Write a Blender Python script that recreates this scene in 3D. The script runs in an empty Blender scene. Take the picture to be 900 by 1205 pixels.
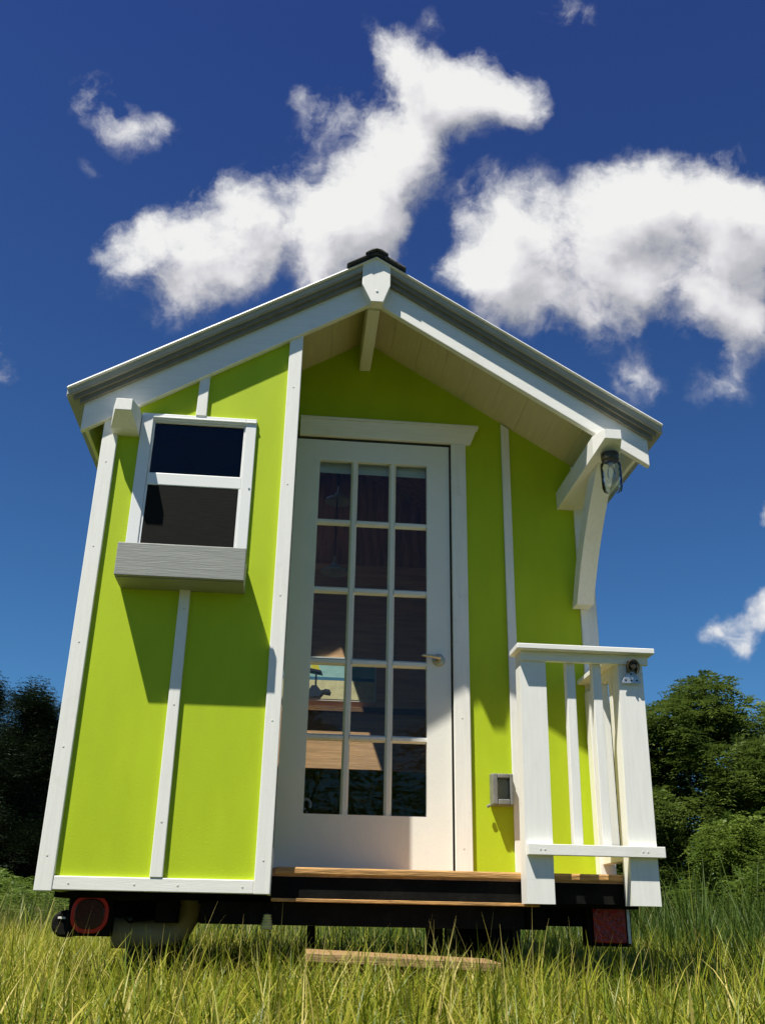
import bpy, math, random
import numpy as np
from mathutils import Vector, Matrix
random.seed(7); RNG = np.random.default_rng(11)
scene = bpy.context.scene
COL = scene.collection
R = math.radians

# ------------------------------------------------------------------ materials
def nodes_of(m):
    m.use_nodes = True
    return m.node_tree.nodes, m.node_tree.links, m.node_tree.nodes['Principled BSDF']
def N(ns, t, **kw):
    n = ns.new(t)
    for k, v in kw.items():
        if k.startswith('i_'):
            key = k[2:]
            n.inputs[int(key) if key.isdigit() else key].default_value = v
        else: setattr(n, k, v)
    return n
def ramp(ns, stops, interp='LINEAR'):
    n = ns.new('ShaderNodeValToRGB'); cr = n.color_ramp; cr.interpolation = interp
    while len(cr.elements) < len(stops): cr.elements.new(.5)
    for e, (p, c) in zip(cr.elements, stops):
        e.position = p; e.color = (c[0], c[1], c[2], 1) if len(c) == 3 else c
    return n
def mat(name, col, rough=.5, metal=0, var=.06, vscale=3, stretch=(1,1,1), bump=.0, bscale=60, col2=None, spec=.5, stain=None):
    """painted / plain surface: base colour broken by noise, with a fine bump"""
    m = bpy.data.materials.new(name); ns, ls, b = nodes_of(m)
    tc = N(ns, 'ShaderNodeTexCoord'); mp = N(ns, 'ShaderNodeMapping'); mp.inputs['Scale'].default_value = stretch
    ls.new(tc.outputs['Object'], mp.inputs['Vector'])
    nz = N(ns, 'ShaderNodeTexNoise', i_Scale=vscale, i_Detail=6, i_Roughness=.6); ls.new(mp.outputs[0], nz.inputs['Vector'])
    c2 = col2 or tuple(c*(1-2.2*var) for c in col); c1 = tuple(min(1, c*(1+var)) for c in col)
    rp = ramp(ns, [(.28, c2), (.68, c1)]); ls.new(nz.outputs[0], rp.inputs[0])
    out = rp.outputs[0]
    if stain:
        n3 = N(ns, 'ShaderNodeTexNoise', i_Scale=stain[1], i_Detail=5, i_Roughness=.7); ls.new(tc.outputs['Object'], n3.inputs['Vector'])
        r3 = ramp(ns, [(.58, (0,0,0)), (.74, (1,1,1))]); ls.new(n3.outputs[0], r3.inputs[0])
        mul = N(ns, 'ShaderNodeMath', operation='MULTIPLY', i_1=stain[2]); ls.new(r3.outputs[0], mul.inputs[0])
        mx = N(ns, 'ShaderNodeMixRGB'); mx.inputs[2].default_value = (*stain[0], 1)
        ls.new(mul.outputs[0], mx.inputs[0]); ls.new(out, mx.inputs[1]); out = mx.outputs[0]
    ls.new(out, b.inputs['Base Color'])
    b.inputs['Roughness'].default_value = rough; b.inputs['Metallic'].default_value = metal
    b.inputs['Specular IOR Level'].default_value = spec
    if bump:
        n2 = N(ns, 'ShaderNodeTexNoise', i_Scale=bscale, i_Detail=4); ls.new(mp.outputs[0], n2.inputs['Vector'])
        bp = N(ns, 'ShaderNodeBump', i_Strength=bump, i_Distance=.004); ls.new(n2.outputs[0], bp.inputs['Height'])
        ls.new(bp.outputs[0], b.inputs['Normal'])
    return m
WHITE = (.80, .79, .73)
M = {}
M['white_v'] = mat('white_paint_upright', WHITE, .45, var=.03, vscale=5, stretch=(14,14,1), bump=.13, bscale=26, stain=((.55,.5,.4), 9, .25))
M['white_h'] = mat('white_paint_level', WHITE, .45, var=.03, vscale=5, stretch=(1,14,14), bump=.13, bscale=26, stain=((.55,.5,.4), 9, .25))
M['white_y'] = mat('white_paint_beam', WHITE, .45, var=.03, vscale=5, stretch=(14,1,14), bump=.13, bscale=26)
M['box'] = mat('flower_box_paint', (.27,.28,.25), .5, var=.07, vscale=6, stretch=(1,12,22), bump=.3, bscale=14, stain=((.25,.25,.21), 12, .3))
M['door'] = mat('door_paint', (.78,.77,.70), .33, var=.02, vscale=4, bump=.12, bscale=90)
M['vinyl'] = mat('window_vinyl', (.80,.80,.77), .3, var=.02)
M['green'] = mat('lime_green_panel', (.41,.53,.016), .62, var=.04, vscale=2.6, stretch=(2.5,2.5,.7), bump=.2, bscale=170, stain=((.36,.49,.016), 1.6, .3), spec=.2)
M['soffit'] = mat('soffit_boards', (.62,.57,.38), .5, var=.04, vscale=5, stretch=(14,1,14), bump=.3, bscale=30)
M['metal_roof'] = mat('galvanised_roof_metal', (.42,.41,.36), .5, metal=.2, var=.06, vscale=9, bump=.15, bscale=20)
M['metal_lip'] = mat('bright_metal_lip', (.86,.86,.84), .3, metal=.1, var=.03)
M['shaded_trim'] = mat('shaded_roof_underlay', (.20,.185,.14), .7, var=.07, vscale=20, bump=.4)  # stepped trim, its colour darkened to carry the shade under the roof metal
M['cap'] = mat('dark_ridge_cap', (.045,.046,.045), .7, var=.25, vscale=40, bump=.9, bscale=90)
M['deckwood'] = mat('deck_wood', (.50,.27,.085), .55, var=.25, vscale=5, stretch=(1.5,20,20), bump=.6, bscale=14, stain=((.2,.1,.04), 7, .6))
M['stepwood'] = mat('step_wood', (.33,.20,.085), .65, var=.2, vscale=5, stretch=(1.5,20,20), bump=.7, bscale=14, stain=((.25,.15,.07), 8, .6))
M['stepface'] = mat('step_front_wood', (.20,.10,.035), .7, var=.25, vscale=5, stretch=(1.5,20,20), bump=.7, bscale=14)
M['black'] = mat('black_frame_paint', (.006,.006,.005), .75, var=.3, vscale=14, bump=.4, bscale=60, stain=((.02,.015,.01), 14, .5), spec=.12)
M['rubber'] = mat('tyre_rubber', (.02,.02,.019), .8, var=.2, vscale=20, bump=.5)
M['pipe'] = mat('shaded_cream_drain_pipe', (.30,.27,.18), .5, var=.08, vscale=6, stain=((.2,.16,.1), 5, .5))  # cream lowered in tone to include the shade under the floor
M['redlens'] = mat('red_lens', (.30,.004,.008), .12, var=.3, vscale=60, bump=1.0, bscale=50, stain=((.80,.02,.03), 45, .6))
M['redrim'] = mat('red_lens_rim', (.60,.015,.012), .25, var=.1)
M['darklens'] = mat('dark_lens', (.05,.006,.006), .12, var=.2, vscale=60)
M['chrome'] = mat('worn_brass_chrome', (.60,.53,.38), .38, metal=.8, var=.15, vscale=30)
M['steel'] = mat('galvanised_steel', (.55,.57,.58), .42, metal=.8, var=.12, vscale=40, bump=.2)
M['outlet'] = mat('grey_cover_plastic', (.20,.20,.18), .3, var=.15, vscale=30)
M['outlet_in'] = mat('outlet_inside', (.50,.48,.42), .45, var=.1)
M['dark'] = mat('dark_seal', (.02,.02,.02), .7)
M['inwood'] = mat('interior_wood', (.50,.27,.15), .5, var=.22, vscale=4, stretch=(9,9,1), bump=.3, bscale=14)
M['inwood2'] = mat('interior_panel_wood', (.74,.46,.25), .5, var=.12, vscale=4, stretch=(1,9,14), bump=.3, bscale=14)
M['shade_cloth'] = mat('roller_blind_cloth', (.66,.70,.66), .8, var=.03)
M['lampshade'] = mat('enamel_shade', (.55,.57,.58), .25, var=.04)
M['sea'] = mat('print_sky', (.38,.66,.66), .5, var=.12, vscale=6, stretch=(1,1,4))
M['sealine'] = mat('print_sea', (.06,.20,.34), .5)
M['sand'] = mat('print_sand', (.78,.72,.42), .5, var=.12, vscale=20)
M['ink'] = mat('print_ink', (.02,.03,.05), .5)
M['yellow'] = mat('print_yellow', (.75,.68,.05), .5)
M['ceramic'] = mat('white_ceramic', (.8,.8,.75), .2)
M['palecap'] = mat('pale_yellow_plastic', (.74,.72,.34), .45, var=.1, vscale=30)
M['bronze'] = mat('dark_bronze', (.10,.08,.045), .4, metal=.7, var=.2, vscale=40)
M['bark'] = mat('bark', (.11,.085,.06), .9, var=.3, vscale=14, stretch=(4,4,1), bump=.9, bscale=20)

def screen_mat():
    m = bpy.data.materials.new('insect_screen'); ns, ls, b = nodes_of(m)
    tc = N(ns, 'ShaderNodeTexCoord')
    mp = N(ns, 'ShaderNodeMapping'); mp.inputs['Scale'].default_value = (2, 1, 60); ls.new(tc.outputs['Object'], mp.inputs[0])
    nz = N(ns, 'ShaderNodeTexNoise', i_Scale=6, i_Detail=6, i_Roughness=.75); ls.new(mp.outputs[0], nz.inputs['Vector'])
    rp = ramp(ns, [(.3, (.005,.005,.0045)), (.75, (.018,.017,.014))]); ls.new(nz.outputs[0], rp.inputs[0])
    ls.new(rp.outputs[0], b.inputs['Base Color']); b.inputs['Roughness'].default_value = .8; b.inputs['Specular IOR Level'].default_value = .1
    bp = N(ns, 'ShaderNodeBump', i_Strength=.6, i_Distance=.002); ls.new(nz.outputs[0], bp.inputs['Height']); ls.new(bp.outputs[0], b.inputs['Normal'])
    return m
M['screen'] = screen_mat()
def glass_mat(name, tint=(.75,.78,.76), extra=.0, wav=.15, ior=1.45):
    m = bpy.data.materials.new(name); m.use_nodes = True; ns, ls = m.node_tree.nodes, m.node_tree.links; ns.clear()
    out = N(ns, 'ShaderNodeOutputMaterial'); mx = N(ns, 'ShaderNodeMixShader')
    tr = N(ns, 'ShaderNodeBsdfTransparent'); tr.inputs[0].default_value = (*tint, 1)
    gl = N(ns, 'ShaderNodeBsdfGlossy', i_Roughness=.01); gl.inputs[0].default_value = (1, 1, 1, 1)
    fr = N(ns, 'ShaderNodeFresnel', i_IOR=ior); ad = N(ns, 'ShaderNodeMath', operation='ADD', i_1=extra)
    nz = N(ns, 'ShaderNodeTexNoise', i_Scale=3, i_Detail=2); tc = N(ns, 'ShaderNodeTexCoord'); ls.new(tc.outputs['Object'], nz.inputs['Vector'])
    bp = N(ns, 'ShaderNodeBump', i_Strength=wav, i_Distance=.01); ls.new(nz.outputs[0], bp.inputs['Height']); ls.new(bp.outputs[0], gl.inputs['Normal'])
    ls.new(fr.outputs[0], ad.inputs[0]); ls.new(ad.outputs[0], mx.inputs[0]); ls.new(tr.outputs[0], mx.inputs[1]); ls.new(gl.outputs[0], mx.inputs[2]); ls.new(mx.outputs[0], out.inputs[0])
    return m
M['glass'] = glass_mat('door_pane_glass', (.90,.92,.90), .0, .03, 1.27)
M['winglass'] = glass_mat('tinted_window_glass', (.25,.28,.33), .0, .1, 1.38)
M['jar'] = glass_mat('jar_glass', (.985,1.0,.99), .03, .5, 1.28)

def leaf_mat(name, a, b_, sub=.25, rough=.5, scale=1.2):
    m = bpy.data.materials.new(name); m.use_nodes = True; ns, ls = m.node_tree.nodes, m.node_tree.links
    b = ns['Principled BSDF']; out = ns['Material Output']
    tc = N(ns, 'ShaderNodeTexCoord'); nz = N(ns, 'ShaderNodeTexNoise', i_Scale=scale, i_Detail=4, i_Roughness=.7); ls.new(tc.outputs['Object'], nz.inputs['Vector'])
    at = N(ns, 'ShaderNodeAttribute', attribute_name='tone')
    ad = N(ns, 'ShaderNodeMath', operation='MULTIPLY_ADD', i_1=.5, i_2=0); ls.new(at.outputs['Fac'], ad.inputs[0])
    m2 = N(ns, 'ShaderNodeMath', operation='MULTIPLY_ADD', i_1=.5); ls.new(nz.outputs[0], m2.inputs[0]); ls.new(ad.outputs[0], m2.inputs[2])
    rp = ramp(ns, [(.2, a), (.75, b_)]); ls.new(m2.outputs[0], rp.inputs[0])
    ls.new(rp.outputs[0], b.inputs['Base Color']); b.inputs['Roughness'].default_value = rough; b.inputs['Specular IOR Level'].default_value = .25
    tl = N(ns, 'ShaderNodeBsdfTranslucent'); ls.new(rp.outputs[0], tl.inputs[0])
    mx = N(ns, 'ShaderNodeMixShader', i_0=sub); ls.new(b.outputs[0], mx.inputs[1]); ls.new(tl.outputs[0], mx.inputs[2]); ls.new(mx.outputs[0], out.inputs[0])
    return m
M['leaf'] = leaf_mat('tree_leaves', (.048,.080,.014), (.155,.215,.040), .4)
M['leaf2'] = leaf_mat('shrub_leaves', (.060,.105,.014), (.18,.25,.040), .4)
M['pine'] = leaf_mat('pine_needles', (.006,.012,.004), (.020,.036,.012), .15)
def grass_mat(name, stops, sub=.35):
    m = bpy.data.materials.new(name); m.use_nodes = True; ns, ls = m.node_tree.nodes, m.node_tree.links
    b = ns['Principled BSDF']; out = ns['Material Output']
    at = N(ns, 'ShaderNodeAttribute', attribute_name='tone')
    rp = ramp(ns, stops); ls.new(at.outputs['Fac'], rp.inputs[0])
    ls.new(rp.outputs[0], b.inputs['Base Color']); b.inputs['Roughness'].default_value = .42; b.inputs['Specular IOR Level'].default_value = .22
    tl = N(ns, 'ShaderNodeBsdfTranslucent'); ls.new(rp.outputs[0], tl.inputs[0])
    mx = N(ns, 'ShaderNodeMixShader', i_0=sub); ls.new(b.outputs[0], mx.inputs[1]); ls.new(tl.outputs[0], mx.inputs[2]); ls.new(mx.outputs[0], out.inputs[0])
    return m
GST = [(0, (.06,.10,.008)), (.3, (.15,.20,.012)), (.55, (.28,.29,.022)), (.8, (.42,.37,.06)), (1, (.58,.48,.16))]
M['grass'] = grass_mat('grass_blades', GST)
M['weeds'] = grass_mat('tall_weed_blades', [(0, (.035,.075,.010)), (.5, (.09,.14,.020)), (.85, (.22,.22,.06)), (1, (.34,.29,.12))])
def ground_mat():
    m = bpy.data.materials.new('field_soil'); ns, ls, b = nodes_of(m)
    tc = N(ns, 'ShaderNodeTexCoord'); nz = N(ns, 'ShaderNodeTexNoise', i_Scale=1.5, i_Detail=10, i_Roughness=.75); ls.new(tc.outputs['Object'], nz.inputs['Vector'])
    rp = ramp(ns, [(.3, (.025,.035,.008)), (.55, (.055,.07,.015)), (.75, (.09,.085,.03))]); ls.new(nz.outputs[0], rp.inputs[0])
    ls.new(rp.outputs[0], b.inputs['Base Color']); b.inputs['Roughness'].default_value = .95
    bp = N(ns, 'ShaderNodeBump', i_Strength=.8, i_Distance=.05); ls.new(nz.outputs[0], bp.inputs['Height']); ls.new(bp.outputs[0], b.inputs['Normal'])
    return m
M['ground'] = ground_mat()

# ------------------------------------------------------------------ geometry helpers
class MB:
    def __init__(s): s.v = []; s.f = []
    def add(s, vs, fs):
        o = len(s.v); s.v += [tuple(map(float, p)) for p in vs]; s.f += [tuple(i+o for i in f) for f in fs]; return s
    def box(s, x0, x1, y0, y1, z0, z1):
        vs = [(x, y, z) for x in (x0, x1) for y in (y0, y1) for z in (z0, z1)]
        return s.add(vs, [(0,1,3,2), (4,6,7,5), (0,4,5,1), (2,3,7,6), (0,2,6,4), (1,5,7,3)])
    def prism_y(s, pts, y0, y1, y0b=None):
        """polygon of (x,z) extruded from y0 to y1"""
        n = len(pts); vs = [(x, y0, z) for x, z in pts] + [(x, y1, z) for x, z in pts]
        return s.add(vs, [tuple(range(n)), tuple(range(2*n-1, n-1, -1))] + [(i, i+n, (i+1) % n + n, (i+1) % n) for i in range(n)])
    def prism_x(s, pts, x0, x1):
        """polygon of (y,z) extruded from x0 to x1"""
        n = len(pts); vs = [(x0, y, z) for y, z in pts] + [(x1, y, z) for y, z in pts]
        return s.add(vs, [tuple(range(n-1, -1, -1)), tuple(range(n, 2*n))] + [(i, (i+1) % n, (i+1) % n + n, i+n) for i in range(n)])
    def hull8(s, a, b):
        """two quads (4 points each, same order) joined"""
        return s.add(list(a)+list(b), [(3,2,1,0), (4,5,6,7), (0,1,5,4), (1,2,6,5), (2,3,7,6), (3,0,4,7)])
    def tube(s, path, rad, n=14, cap=True):
        if not hasattr(rad, '__len__'): rad = [rad]*len(path)
        P = [Vector(p) for p in path]; rings = []; o = len(s.v)
        t0 = (P[1]-P[0]).normalized(); a = t0.orthogonal().normalized()
        for i, p in enumerate(P):
            t = ((P[min(i+1, len(P)-1)]-P[max(i-1, 0)])).normalized()
            a = (a-t*a.dot(t)).normalized(); b = t.cross(a)
            for k in range(n):
                q = 2*math.pi*k/n; s.v.append(tuple(p+rad[i]*(math.cos(q)*a+math.sin(q)*b)))
        for i in range(len(P)-1):
            for k in range(n):
                s.f.append((o+i*n+k, o+i*n+(k+1) % n, o+(i+1)*n+(k+1) % n, o+(i+1)*n+k))
        if cap: s.f.append(tuple(o+k for k in range(n-1, -1, -1))); s.f.append(tuple(o+(len(P)-1)*n+k for k in range(n)))
        return s
    def lathe(s, c, prof, n=28, axis='z'):
        """profile of (radius, height)"""
        o = len(s.v); c = Vector(c)
        for r, h in prof:
            for k in range(n):
                q = 2*math.pi*k/n; ca, sa = r*math.cos(q), r*math.sin(q)
                s.v.append(tuple(c + (Vector((ca, sa, h)) if axis == 'z' else Vector((ca, h, sa)) if axis == 'y' else Vector((h, ca, sa)))))
        for i in range(len(prof)-1):
            for k in range(n): s.f.append((o+i*n+k, o+i*n+(k+1) % n, o+(i+1)*n+(k+1) % n, o+(i+1)*n+k))
        return s
def orig(o):
    while o is not None and o.get('_t') is None: o = o.parent
    return Vector(o['_t']) if o is not None else Vector((0,0,0))
def build(mb, name, m, parent=None, bevel=.0, smooth=False, label=None, kind=None):
    off = orig(parent) if parent else Vector((0,0,0))
    me = bpy.data.meshes.new(name); me.from_pydata([tuple(Vector(v)-off) for v in mb.v], [], mb.f); me.update()
    import bmesh
    b = bmesh.new(); b.from_mesh(me); bmesh.ops.recalc_face_normals(b, faces=b.faces); b.to_mesh(me); b.free()
    o = bpy.data.objects.new(name, me); COL.objects.link(o); me.materials.append(m)
    if parent: o.parent = parent
    if smooth:
        for p in me.polygons: p.use_smooth = True
        me.update()
        try: me.set_sharp_from_angle(angle=R(40))
        except Exception: pass
    if bevel:
        bv = o.modifiers.new('Bevel', 'BEVEL'); bv.width = bevel; bv.segments = 2; bv.limit_method = 'ANGLE'; bv.angle_limit = R(35)
    if label: o['label'] = label
    if kind: o['kind'] = kind
    return o
def thing(name, label, cat, loc, group=None):
    o = bpy.data.objects.new(name, None); COL.objects.link(o); o.location = loc; o['_t'] = list(loc); o.empty_display_size = .2
    o['label'] = label; o['category'] = cat
    if group: o['group'] = group
    return o

# ------------------------------------------------------------------ dimensions (metres; z=0 is the porch deck)
GZ = -.53                      # ground
XW = 2.39                      # width of the house
XR = 1.20; SL = .617           # ridge x, roof slope
XB = .862                      # right corner of the enclosed front bay
YP = .581                      # porch back wall, door face
YG = YP                        # face of casing etc sits 2 cm in front
YE = 5.2                       # back of the house
def roofz(x, z0): return z0 - SL*abs(x-XR)
H = thing('tiny_house', 'lime green tiny house on a trailer with white trim, porch and gabled metal roof', 'tiny house', (XR, 0, GZ))

# --- walls
BX0, BX1, WZ0, WZ1 = .160, .676, 1.225, 1.919      # window frame outer size
w = MB(); top = lambda x: roofz(x, 2.765)
y0, y1 = .019, .10
zb = -.095
w.prism_y([(.01,zb), (BX0+.03,zb), (BX0+.03,top(BX0+.03)), (.01,top(.01))], y0, y1)
w.prism_y([(BX1-.03,zb), (XB-.012,zb), (XB-.012,top(XB-.012)), (BX1-.03,top(BX1-.03))], y0, y1)
w.prism_y([(BX0+.03,zb), (BX1-.03,zb), (BX1-.03,WZ0+.03), (BX0+.03,WZ0+.03)], y0, y1)
w.prism_y([(BX0+.03,WZ1-.03), (BX1-.03,WZ1-.03), (BX1-.03,top(BX1-.03)), (BX0+.03,top(BX0+.03))], y0, y1)
build(w, 'wall', M['green'], H, label='sunlit lime green front wall left of the porch')
# side of the bay facing the porch
w = MB().prism_x([(y1,zb), (YP+.019,zb), (YP+.019,top(XB-.1)), (y1,top(XB-.1))], XB-.06, XB-.012); build(w, 'wall', M['green'], H, label='lime green wall on the left side of the porch')
# porch back wall with door opening
DX0, DX1, DZ0, DZ1 = .857, 1.67, .02, 2.155
w = MB()
w.prism_y([(XB-.012,DZ1+.03), (DX1+.03,DZ1+.03), (DX1+.03,top(DX1+.03)), (XR,top(XR)), (XB-.012,top(XB-.012))], YP+.001, YP+.08)
w.prism_y([(DX1+.03,-.02), (XW-.01,-.02), (XW-.01,top(XW)), (DX1+.03,top(DX1+.03))], YP+.001, YP+.08)
build(w, 'wall', M['green'], H, label='lime green back wall of the porch round the door')
# outer side walls, rear wall; opening for daylight in the left wall
w = MB().box(.0, .08, y1, 2.4, zb, 1.96).box(0, .08, 3.3, YE, zb, 1.96).box(0, .08, 2.4, 3.3, zb, 1.1).box(0, .08, 2.4, 3.3, 1.8, 1.96)
build(w, 'wall', M['green'], H, label='lime green left side wall')
w = MB().box(XW-.08, XW-.011, YP+.081, YE, zb, 1.96); build(w, 'wall', M['green'], H, label='lime green right side wall')
w = MB().prism_y([(.08,zb), (XW-.08,zb), (XW-.08,top(XW-.08)), (XR,top(XR)), (.08,top(.08))], YE-.08, YE); build(w, 'wall', M['green'], H, label='lime green rear wall')
build(MB().box(.081, XW-.081, y1+.001, YE-.081, -.03, .0), 'floor', M['inwood'], H)

# --- trim of the front bay (face on Y=0)
BV = .003
t = 'white_v'
build(MB().prism_y([(-.002,-.104), (.064,-.104), (.064,1.925), (-.002,1.885)], 0, .03), 'corner_board', M[t], H, BV, label='white left corner board of the sunlit front wall')
build(MB().prism_y([(.802,-.100), (XB+.002,-.100), (XB+.002,2.40), (.802,2.36)], 0, .045), 'corner_board', M[t], H, BV, label='white corner board between the front wall and the porch')
build(MB().box(.0645,.8015,.003,.03,-.099,-.05), 'bottom_trim', M['white_h'], H, BV)
build(MB().prism_y([(.413,-.0495), (.461,-.0495), (.455,1.10), (.411,1.10)], .0, .03), 'batten', M[t], H, BV, label='white batten under the window box')
build(MB().prism_y([(.398,1.918), (.446,1.918), (.444,2.16), (.400,2.14)], .0, .03), 'batten', M[t], H, BV, label='short white batten above the window')
build(MB().box(XB-.01, XB+.004, .046, YP-.001, -.1, 0.07), 'bottom_trim', M['white_y'], H, 0)

# --- window
W = build(MB().box(BX0,.212,.004,.0185,WZ0,WZ1).box(.628,BX1,.004,.0185,WZ0,WZ1).box(.2121,.6279,.004,.0185,1.886,WZ1).box(.2121,.6279,.004,.0185,WZ0,1.262),
          'window', M['vinyl'], H, .003, label='white framed sash window with a dark pane over an insect screen')
build(MB().box(.2125,.6275,.009,.034,1.565,1.625), 'sash_rail', M['vinyl'], W, .004)
build(MB().box(.2125,.220,.012,.032,1.6255,1.8855).box(.620,.6275,.012,.032,1.6255,1.8855).box(.2201,.6199,.012,.032,1.879,1.8855), 'sash_frame', M['vinyl'], W, .002)
build(MB().box(.2205,.6195,.024,.028,1.626,1.8785), 'pane', M['winglass'], W)
build(MB().box(.222,.618,.0115,.0145,1.2625,1.5648), 'screen', M['screen'], W)
for xx in (.2125, .6185): build(MB().box(xx,xx+.009,.009,.020,1.2625,1.5645), 'screen_frame', M['vinyl'], W, .001)
build(MB().box(.660,.667,.001,.0038,1.568,1.574), 'screw', M['steel'], W)
build(MB().box(.212,.675,-.003,.0035,1.895,1.900), 'drip_edge', M['vinyl'], W, .001)
# blind behind the upper pane
build(MB().box(.20,.64,.06,.065,1.83,1.90), 'blind', M['shade_cloth'], W)

# --- flower box under the window
fb = MB()
fx0, fx1 = .160, .684
fb.box(fx0, fx1, -.147, -.129, 1.086, 1.229)
fbo = build(fb, 'flower_box', M['box'], H, .003, label='long white painted flower box under the window')
for xx in (fx0+.002, fx1-.018): build(MB().box(xx, xx+.016, -.1288, .0185, 1.082, 1.20), 'side_panel', M['box'], fbo, .002)
build(MB().box(fx0+.0185, fx1-.0185, -.1288, .0185, 1.082, 1.098), 'bottom_panel', M['box'], fbo, .001)

# --- rakes (gable boards), stepping out under the metal
ZRB = 2.599
def rake(x0, x1, z0, z1, y0, y1):
    """sloping strip following the roof, z0/z1 = bottom/top height at the ridge"""
    if (x0-XR)*(x1-XR) < 0:
        p = [(x0,roofz(x0,z0)), (XR,z0), (x1,roofz(x1,z0)), (x1,roofz(x1,z1)), (XR,z1), (x0,roofz(x0,z1))]
        mb = MB(); mb.prism_y(p[:2]+[p[4],p[5]], y0, y1); mb.prism_y([p[1],p[2],p[3],p[4]], y0, y1); return mb
    return MB().prism_y([(x0,roofz(x0,z0)), (x1,roofz(x1,z0)), (x1,roofz(x1,z1)), (x0,roofz(x0,z1))], y0, y1)
build(rake(-.098, XR-.0005, ZRB, 2.775, -.014, .018), 'rake_board', M['white_h'], H, BV, label='white rake board along the left roof slope')
build(rake(XR+.0005, 2.508, ZRB, 2.775, -.014, .018), 'rake_board', M['white_h'], H, BV, label='white rake board along the right roof slope')
for s in (-1, 1):
    a, b = (-.115, XR-.0005) if s < 0 else (XR+.0005, 2.524)
    build(rake(a, b, 2.735, 2.7795, -.034, -.0145), 'roof_underlay', M['shaded_trim'], H, .001)
    a, b = (-.14, XR-.0005) if s < 0 else (XR+.0005, 2.54)
    build(rake(a, b, 2.760, 2.7895, -.048, -.0345), 'roof_underlay', M['shaded_trim'], H, .001)
# metal roofing
for s, nm in ((-1, 'left'), (1, 'right')):
    a, b = (-.168, XR) if s < 0 else (XR, 2.565)
    mr = MB()
    # vertical front leg and the sheet
    if s < 0:   # unseen opening added in the left slope to throw sun on the partition
        SX0, SX1, SY0, SY1 = .28, .80, 1.30, 1.64
        for (xa, xb, ya, yb) in ((a, SX0, -.0625, YE+.2), (SX1, b, -.0625, YE+.2), (SX0, SX1, -.0625, SY0), (SX0, SX1, SY1, YE+.2)):
            mr.prism_y([(xa,roofz(xa,2.785)), (xb,roofz(xb,2.785)), (xb,roofz(xb,2.815)), (xa,roofz(xa,2.815))], ya, yb)
    else: mr.prism_y([(a,roofz(a,2.785)), (b,roofz(b,2.785)), (b,roofz(b,2.815)), (a,roofz(a,2.815))], -.0625, YE+.2)
    x = a+.12*(1 if s < 0 else 3)
    k = 0
    while (x < b-.05):
        if not (s < 0 and SX0-.05 < x < SX1+.05): mr.prism_y([(x-.03,roofz(x-.03,2.8155)), (x+.03,roofz(x+.03,2.8155)), (x+.012,roofz(x+.012,2.84)), (x-.012,roofz(x-.012,2.84))], 0, YE+.2)
        x += .23
    rf = build(mr, 'roof', M['metal_roof'], H, 0, label='%s slope of the ribbed metal roof' % nm)
    if s < 0:
        build(MB().prism_y([(SX0+.001,roofz(SX0,2.795)), (SX1-.001,roofz(SX1,2.795)), (SX1-.001,roofz(SX1,2.80)), (SX0+.001,roofz(SX0,2.80))], SY0+.001, SY1-.001), 'added_skylight', glass_mat('added_skylight_glass', (.95,.95,.95), 0, 0), rf)
    build(rake(a, b, 2.790, 2.8165, -.066, -.063) , 'drip_edge', M['metal_roof'], rf, .001)
    # bright lip: leans back so it takes the sun
    lip = MB(); za, zb2 = 2.8165, 2.834
    lip.hull8([(a,-.086,roofz(a,za)), (b,-.086,roofz(b,za)), (b,-.055,roofz(b,za)), (a,-.055,roofz(a,za))],
              [(a,-.070,roofz(a,zb2)), (b,-.070,roofz(b,zb2)), (b,-.055,roofz(b,zb2)), (a,-.055,roofz(a,zb2))])
    build(lip, 'roof_lip', M['metal_lip'], rf, .002)
# soffit boards (porch ceiling runs over the whole length as the roof deck)
def deck(x0, x1, ya, yb, hole=None):
    mb = MB(); n = 0; step = .135
    xs = [x0]
    while xs[-1] < x1-1e-6: xs.append(min(x1, xs[-1]+step))
    for p, q in zip(xs, xs[1:]):
        spans = [(ya, yb)]
        if hole and q > hole[0] and p < hole[1]: spans = [(ya, hole[2]), (hole[3], yb)]
        for c, d in spans:
            mb.prism_y([(p+.0006,roofz(p+.0006,2.76)), (q-.0006,roofz(q-.0006,2.76)), (q-.0006,roofz(q,2.784)), (p+.0006,roofz(p,2.784))], c, d)
    return mb
HOLE = (.28, .80, 1.30, 1.64)
build(deck(-.07, XR-.001, .0185, YE+.1, HOLE), 'soffit', M['soffit'], H, label='white painted board ceiling of the left roof slope')
build(deck(XR+.001, 2.44, .0185, YE+.1), 'soffit', M['soffit'], H, label='white painted board ceiling over the porch')
# wood-lined ceiling of the room
build(MB().prism_y([(.081,roofz(.081,2.74)), (.27,roofz(.27,2.74)), (.27,roofz(.27,2.755)), (.081,roofz(.081,2.755))], YP+.09, YE-.09)
      .prism_y([(.81,roofz(.81,2.74)), (XR,2.74), (XR,2.755), (.81,roofz(.81,2.755))], YP+.09, YE-.09)
      .prism_y([(XR,2.74), (XW-.09,roofz(XW-.09,2.74)), (XW-.09,roofz(XW-.09,2.755)), (XR,2.755)], YP+.09, YE-.09), 'ceiling', M['inwood'], H)
# eave fascias
build(MB().prism_y([(-.088,1.818), (-.0705,1.818), (-.0705,1.972), (-.088,1.961)], 0.0185, YE+.1), 'fascia', M['white_y'], H, BV, label='white fascia under the left eave')
build(MB().prism_y([(2.4405,1.832), (2.458,1.832), (2.458,1.980), (2.4405,1.991)], 0.0185, YE+.1), 'fascia', M['white_y'], H, BV, label='white fascia under the right eave')
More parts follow.
